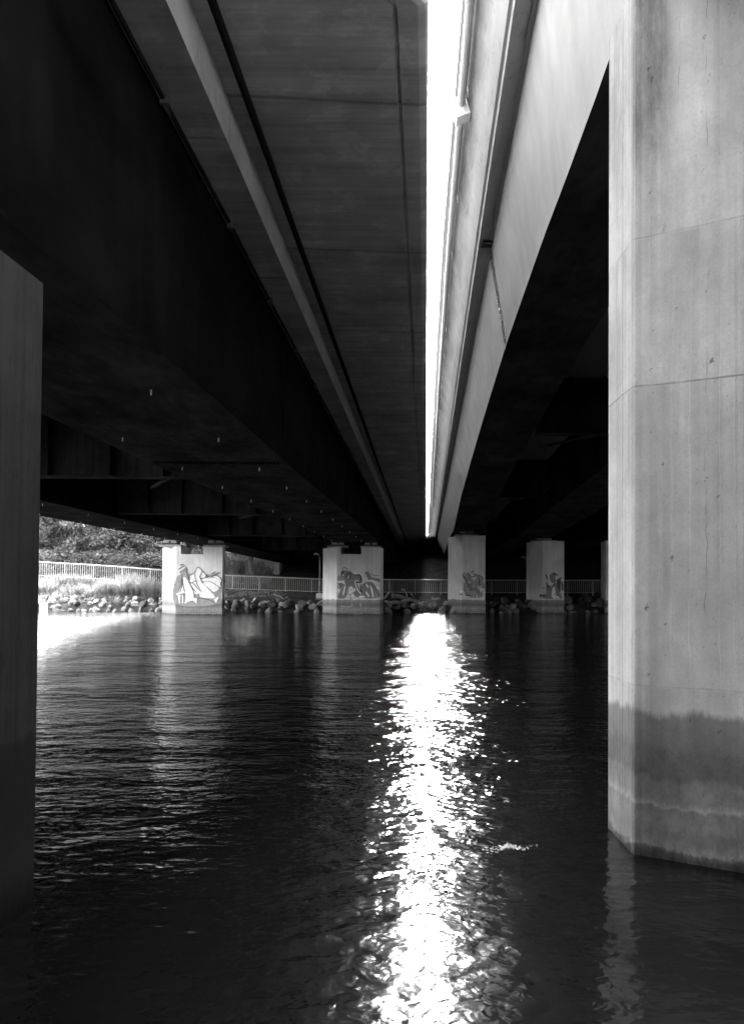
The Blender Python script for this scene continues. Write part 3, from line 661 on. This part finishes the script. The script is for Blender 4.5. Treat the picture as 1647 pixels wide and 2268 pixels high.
for row, (dy, szr) in enumerate(((-.25, (.35, .75)), (.5, (.35, .85)), (1.2, (.3, .8)), (1.9, (.3, .7)), (2.6, (.25, .55)), (3.3, (.25, .5)))):
    X = -26.5 + row*.2
    while X < 19.5:
        sz = rr.uniform(*szr) * (1.25 if X > -11 else 1.0)
        sh = tab(SHORE, X)
        Y = sh + dy + rr.uniform(-.25, .25); 
        u = X - SL*Y
        skip = (row >= 4 and (rr.random() < .4 or u > -11)) or (u > -11 and rr.random() < .12)
        if not skip and cnt < 298:
            put_rock(X, Y, ground_z(X, Y) + sz*.12, sz, 'angular grey boulder in the riprap along the far waterline'); cnt += 1
        X += sz*(.95 if row < 3 else 1.25)
print('rocks', cnt)
# ------------------------------------------------------------------ driftwood
def log(pts, r, label, off, scl, Y0, name='driftwood_log', taper=.6):
    q = []
    for i, (x, y, *dy) in enumerate(pts):
        q.append(atY((off[0] + x/scl)*.8578, (off[1] + y/scl)*.8578, Y0 + (dy[0] if dy else 0)))
    fine = []; m = 6
    for i in range(len(q)-1):
        for k in range(m):
            p = q[i].lerp(q[i+1], k/m); fine.append(p + Vector((mnoise.noise(p*3), mnoise.noise(p*3+Vector((9,0,0))), mnoise.noise(p*3+Vector((0,9,0)))))*r*.55)
    fine.append(q[-1]); n = len(fine)
    mb = MB(); mb.tube(fine, [r*(1 - (1-taper)*i/(n-1))*(1+.15*math.sin(i*2.3)) for i in range(n)], 8)
    return tag(mb.build(name, M['wood'], None, True), label, 'driftwood', 'driftwood stranded on the far bank')
z6 = ((970, 1380), 8.236); z5 = ((580, 1400), 5.88); z8 = ((90, 1440), 4.99)
log([(340,1310),(560,1335),(760,1400),(930,1445)], .16, 'long curved driftwood trunk lying highest on the pile between second and third piers', *z6, 56.6)
log([(190,1430),(450,1455),(650,1410),(750,1395)], .14, 'lower driftwood trunk lying across the rocks between second and third piers', *z6, 56.0)
log([(740,1250),(800,1330),(880,1425)], .07, 'straight pale branch leaning down off the right end of the driftwood pile', *z6, 56.3)
log([(540,1185),(590,1165),(660,1265),(655,1320)], .07, 'hooked branch sticking up from the top of the driftwood pile', *z6, 57.2)
log([(100,1370),(190,1350),(270,1240)], .09, 'forked branch rising against the right edge of the second pier', *z6, 56.2)
log([(1180,1370),(1280,1372),(1365,1362)], .10, 'short driftwood stub lying on rocks just left of the third pier', *z6, 57)
log([(400,978),(600,975),(760,985)], .13, 'flat driftwood plank resting on the rocks right of the first pier', *z5, 56)
log([(850,965),(1000,958),(1080,958),(1145,1000)], .14, 'thick pale driftwood trunk with drooping end, left of the lamp post', *z5, 55.6)
log([(820,938),(940,928),(1010,905),(1000,870)], .10, 'thin bent driftwood bough lying behind the thick pale trunk', *z5, 56.3)
log([(1380,975),(1420,930),(1490,885)], .09, 'curved branch leaning against the left side of the second pier', *z5, 55.5)
log([(740,790),(850,830),(960,905)], .06, 'dark dead branch slanting down the bank left of the lamp post', *z5, 58)
log([(40,535),(150,565),(245,605)], .14, 'bleached squared timber lying on rocks beside the left foreground pier', *z8, 54.5, taper=.9)
log([(560,325),(578,430),(598,525)], .05, 'thin pale stick standing upright in the bank grass', *z8, 56.5, taper=.8)
# white marker standing in the water at the left
q = atZ(96.5, 1357.5); mb = MB(); mb.box((q.x, q.y, .25), (.40, .30, .80)); mb.box((q.x, q.y, .67), (.44, .34, .05)); mb.box((q.x, q.y - .16, .35), (.30, .02, .35))
tag(mb.build('marker_post', M['white']), 'stubby white marker block standing at the water edge beside the left foreground pier', 'marker')

# ------------------------------------------------------------------ grass and shrubs
def blades(mb, c, n, rad, h, w, rnd, lean=.35):
    for _ in range(n):
        a = rnd.uniform(0, 6.283); r = rad*math.sqrt(rnd.random()); x, y = c[0] + r*math.cos(a), c[1] + r*math.sin(a)
        z = ground_z(x, y) - .03; hh = h*rnd.uniform(.5, 1.1)*(1 - .35*(r/rad)**2); l = Vector((math.cos(a), math.sin(a), 0))*rnd.uniform(0, lean)*hh + Vector((rnd.uniform(-.12,.12), rnd.uniform(-.12,.12), 0))*hh
        b = rnd.uniform(0, 3.14); s_ = Vector((math.cos(b), math.sin(b), 0))*w*rnd.uniform(.6, 1.3)
        p0 = Vector((x, y, z)); p1 = p0 + l*.35 + Vector((0,0,hh*.6)); p2 = p0 + l + Vector((0,0,hh))
        mb.add([p0 - s_, p0 + s_, p1 + s_*.8, p1 - s_*.8, p2], [(0,1,2,3), (3,2,4)])
rnd = random.Random(11)
mb = MB()
for _ in range(420):
    X = rnd.uniform(-29, -16); Y = rnd.uniform(tab(SHORE, X) + 2.6, 60.0); blades(mb, (X, Y), 22, .55, .42, .022, rnd)
for _ in range(160):
    X = rnd.uniform(-15, -7); Y = rnd.uniform(57.8, 60.6); blades(mb, (X, Y), 14, .5, .18, .02, rnd)
tag(mb.build('grass', M['grass'], fix=False), 'dry grass covering the far bank', 'grass', kind='stuff')
clumps = [(100,1312,56.2,1.0,'pale feathery grass clump beside the left foreground pier'), (165,1318,56,.8,'low grass tuft on the bank left of the thin upright stick'), (207,1322,56,.7,'small grass tuft on rocks just right of the thin upright stick'),
          (243,1318,56.4,1.3,'tall grass clump midway along the sunlit bank'), (275,1322,56.3,1.45,'bushy tall grass clump left of the two biggest by the first pier'), (305,1324,56.5,1.6,'biggest tall grass clump growing on the bank'), (338,1325,56.4,1.6,'tall drooping grass clump next to the white nose of the first pier'), (128,1296,58.5,.9,'bright weed clump at the foot of the railing, nearest the left foreground pier'), (180,1293,58.6,.9,'weed clump under the middle of the left railing'), (285,1298,58.8,1.1,'wispy weed clump poking through the railing above the tall grass')]
for x, y, Y, h, lab in clumps:
    c = atY(x, y, Y); mb = MB(); blades(mb, (c.x, c.y), 520, .85, h*1.15, .024, rnd, .6)
    tag(mb.build('tall_grass', M['grass'], fix=False), lab, 'grass clump', 'tall grass clumps on the sunlit bank')
def shrub(name, c, rx, h, n, leaf, mat, label, cat):
    r = thing(name, c, label, cat); c = Vector(c)
    mb = MB()
    for k in range(6):
        a = k*1.05; mb.tube([c, c + Vector((math.cos(a)*rx*.3, math.sin(a)*rx*.3, h*.5)), c + Vector((math.cos(a)*rx*.55, math.sin(a)*rx*.55, h*.8))], [.04, .025, .01], 5)
    mb.build('stems', M['bark'], r)
    mb = MB()
    for _ in range(n):
        d_ = Vector((rnd.gauss(0,1), rnd.gauss(0,1), rnd.gauss(0,1))).normalized()*rnd.random()**.4
        leafquad(mb, c + Vector((d_.x*rx, d_.y*rx, h*.55 + d_.z*h*.48)), leaf)
    mb.build('foliage', mat, r, fix=False); return r
def leafquad(mb, p, s_):
    a = Vector((rnd.uniform(-1,1), rnd.uniform(-1,1), rnd.uniform(-.6,.6))).normalized(); b = a.cross(Vector((rnd.uniform(-1,1), rnd.uniform(-1,1), rnd.uniform(-1,1)))).normalized()
    L = s_*rnd.uniform(.6, 1.3); w = L*.30
    mb.add([p, p + a*L*.5 + b*w, p + a*L, p + a*L*.5 - b*w], [(0,1,2,3)])
def tree(x, y, Y, h, rad, n, leaf, mat, label, blobs=9, low=.17):
    h *= 1.35; rad *= 1.12; low *= .8
    c = atY(x, y, Y); c.z = ground_z(c.x, Y) - .1
    r = thing('broadleaf_tree', c, label, 'tree', 'trees beyond the railing'); tr = random.Random(int(x*7+Y))
    mb = MB(); mb.tube([c, c + Vector((.1,0,h*.25)), c + Vector((-.1,.1,h*.5)), c + Vector((.1,0,h*.8))], [.035*h, .026*h, .018*h, .006*h], 8)
    cent = []
    for k in range(blobs):
        a = k*2.4 + tr.uniform(-.3,.3); zz = low + (1 - low - .12)*(k + .5)/blobs; rr_ = rad*(.62 if zz < .75 else .35)*tr.uniform(.7, 1.1)
        cent.append((c + Vector((math.cos(a)*rr_, math.sin(a)*rr_, zz*h)), rad*tr.uniform(.42, .60)))
    for ce, br in cent:
        st = c + Vector((0, 0, max(.2*h, (ce.z - c.z) - .18*h))); mid = st.lerp(ce, .55) + Vector((0,0,.03*h)); mb.tube([st, mid, ce], [.010*h, .006*h, .002*h], 5)
    mb.build('trunk', M['bark'], r, True)
    mb = MB(); sub = []
    for ce, br in cent:
        for _ in range(26):
            d_ = Vector((tr.gauss(0,1), tr.gauss(0,1), tr.gauss(0,.8))).normalized()*br*tr.uniform(.55, 1.0); sub.append((ce + d_, br*tr.uniform(.14, .26)))
    per = max(6, int(n*1.5)//len(sub)); leaf *= 1.25
    for p, q_ in sub:
        droop = Vector((0, 0, -q_*.4))
        for _ in range(per):
            d_ = Vector((rnd.gauss(0,.62), rnd.gauss(0,.62), rnd.gauss(0,.38)))*q_; leafquad(mb, p + d_ + droop*rnd.random()*(abs(d_.x)+abs(d_.y))/q_, leaf)
    mb.build('crown', mat, r, fix=False); return r
tree(150, 1280, 73, 11, 5.6, 22000, .30, M['leaf_pale'], 'broad feathery crowned tree, leftmost of those beyond the railing')
tree(305, 1280, 74, 9.5, 4.6, 19000, .24, M['leaf'], 'dense darker tree above the railing, just left of the first pier')
tree(40, 1280, 78, 11, 5.6, 14000, .30, M['leaf_pale'], 'pale tree mostly hidden behind the left foreground pier')
tree(235, 1280, 84, 13, 6.0, 15000, .34, M['leaf'], 'tall dark tree standing behind the gap between the two nearer trees')
tree(400, 1280, 88, 12, 5.8, 14000, .34, M['leaf'], 'dark tree seen through the notch of the first pier')
tree(515, 1280, 120, 13, 7.0, 12000, .5, M['leaf_pale'], 'pale distant tree behind the shrubs right of the first pier')
tree(90, 1280, 100, 14, 8, 14000, .45, M['leaf'], 'dark background tree behind the leftmost feathery tree')
tree(330, 1280, 108, 14, 8, 14000, .45, M['leaf'], 'dark background tree behind the dense tree beside the first pier')
tree(450, 1280, 98, 12, 6.5, 12000, .42, M['leaf'], 'background tree between the first pier and the reeds')
tree(200, 1280, 104, 14, 8, 13000, .45, M['leaf'], 'dark background tree in the middle of the left tree line')
tree(-40, 1280, 96, 14, 8, 12000, .45, M['leaf'], 'dark background tree far behind the left foreground pier')
tree(-120, 1280, 92, 14, 6.5, 6000, .40, M['leaf'], 'large tree far to the left beyond the bank')
c = atY(530, 1290, 76); c.z = ground_z(c.x, 76); 
mb = MB(); rnd = random.Random(5)
for k in range(9): blades(mb, (c.x - 2.4 + k*.62, 76 + (k % 3)*.5), 260, .55, 3.0, .03, rnd, .3)
tag(mb.build('reed_bed', M['grass'], fix=False), 'tall upright reeds behind the railing right of the first pier', 'reeds')
for x, Y, h, lab in ((510, 70, 1.5, 'dark low shrub behind the railing next to the first pier'), (552, 72, 1.3, 'round shrub behind the railing below the pale pole'), (585, 74, 1.0, 'small shrub in front of the hut beyond the railing')):
    c = atY(x, 1290, Y); c.z = ground_z(c.x, Y); shrub('shrub', c, h*.8, h, 1500, .13, M['leaf'], lab, 'shrub')

for i, (x, Y, h, lab) in enumerate(((95, 68.5, 3.4, 'tall hedge bush behind the railing, nearest the left foreground pier'), (140, 70, 3.9, 'hedge bush behind the railing under the broad feathery tree'), (188, 69, 3.5, 'hedge bush behind the railing, between the feathery tree and the dense tree'),
        (236, 70, 4.0, 'hedge bush behind the railing, left of the dense dark tree'), (285, 69, 3.6, 'hedge bush behind the railing under the dense dark tree'), (335, 70, 3.8, 'hedge bush behind the railing touching the first pier'), (385, 72, 4.2, 'hedge bush seen past the first pier'), (430, 74, 4.4, 'hedge bush hidden mostly behind the first pier'))):
    c = atY(x, 1290, Y); c.z = ground_z(c.x, Y) - .1; shrub('hedge_bush', c, 1.75, h*.72, 5200, .26, M['leaf_pale'] if i % 3 == 0 else M['leaf'], lab, 'bush')
# ------------------------------------------------------------------ foam patch on the water
mb = MB(); rf = random.Random(9)
for _ in range(260):
    t = min(1.2, max(-.1, rf.gauss(.5, .26))); x = 1078 + 92*t; y = 1880 + rf.gauss(0, 2.2 + 3*(1-t)**2) - 4*t + 3*math.sin(t*9)
    p = atZ(x, y, .004); s_ = rf.uniform(.002, .006); k = rf.randrange(5, 8)
    mb.add([p + Vector((math.cos(6.283*i/k)*s_*rf.uniform(.8,2.2), math.sin(6.283*i/k)*s_*rf.uniform(.8,1.6), .001*rf.random())) for i in range(k)], [tuple(range(k))])
tag(mb.build('foam', M['foam'], fix=False), 'patch of pale foam floating right of the bright streak', 'foam', kind='stuff')

# ------------------------------------------------------------------ camera, light, sky
cam = bpy.data.cameras.new('camera'); co = bpy.data.objects.new('camera', cam); COL.objects.link(co); sc.camera = co
from mathutils import Matrix
mt = Matrix((RT, UP, -FW)).transposed().to_4x4(); mt.translation = C0; co.matrix_world = mt
cam.sensor_fit = 'HORIZONTAL'; cam.sensor_width = 36.0; cam.lens = 36.0*F/1647.0
cam.shift_y = (YP - CY)/1647.0; cam.clip_start = .05; cam.clip_end = 3000

SUN_EL, SUN_AZ = R(28), R(8.0)          # azimuth clockwise from +Y
sd = Vector((math.sin(SUN_AZ)*math.cos(SUN_EL), math.cos(SUN_AZ)*math.cos(SUN_EL), math.sin(SUN_EL)))
sun = bpy.data.lights.new('sun', 'SUN'); sun.energy = 1.4; sun.angle = R(14); sun.color = (1, 1, 1)
so = bpy.data.objects.new('sun', sun); COL.objects.link(so); so.rotation_euler = (-sd).to_track_quat('-Z', 'Y').to_euler(); so.location = (-40, 20, 60)
w = bpy.data.worlds.new('World'); sc.world = w; w.use_nodes = True; nt = w.node_tree
bg = nt.nodes['Background']; sky = nt.nodes.new('ShaderNodeTexSky'); sky.sky_type = 'NISHITA'; sky.sun_disc = False
sky.sun_elevation = SUN_EL; sky.sun_rotation = SUN_AZ; sky.dust_density = 7.0; sky.air_density = 1.0
bw = nt.nodes.new('ShaderNodeRGBToBW'); nt.links.new(sky.outputs[0], bw.inputs[0]); nt.links.new(bw.outputs[0], bg.inputs['Color']); bg.inputs['Strength'].default_value = .15
sc.view_settings.view_transform = 'Standard'; sc.view_settings.look = 'None'; sc.view_settings.exposure = 5.6; sc.view_settings.gamma = 1.0
sc.render.engine = 'CYCLES'
cy = sc.cycles; cy.max_bounces = 8; cy.diffuse_bounces = 4; cy.glossy_bounces = 3; cy.transmission_bounces = 2; cy.sample_clamp_indirect = 6.0; cy.use_denoising = True
try: cy.denoiser = 'OPENIMAGEDENOISE'
except Exception: pass
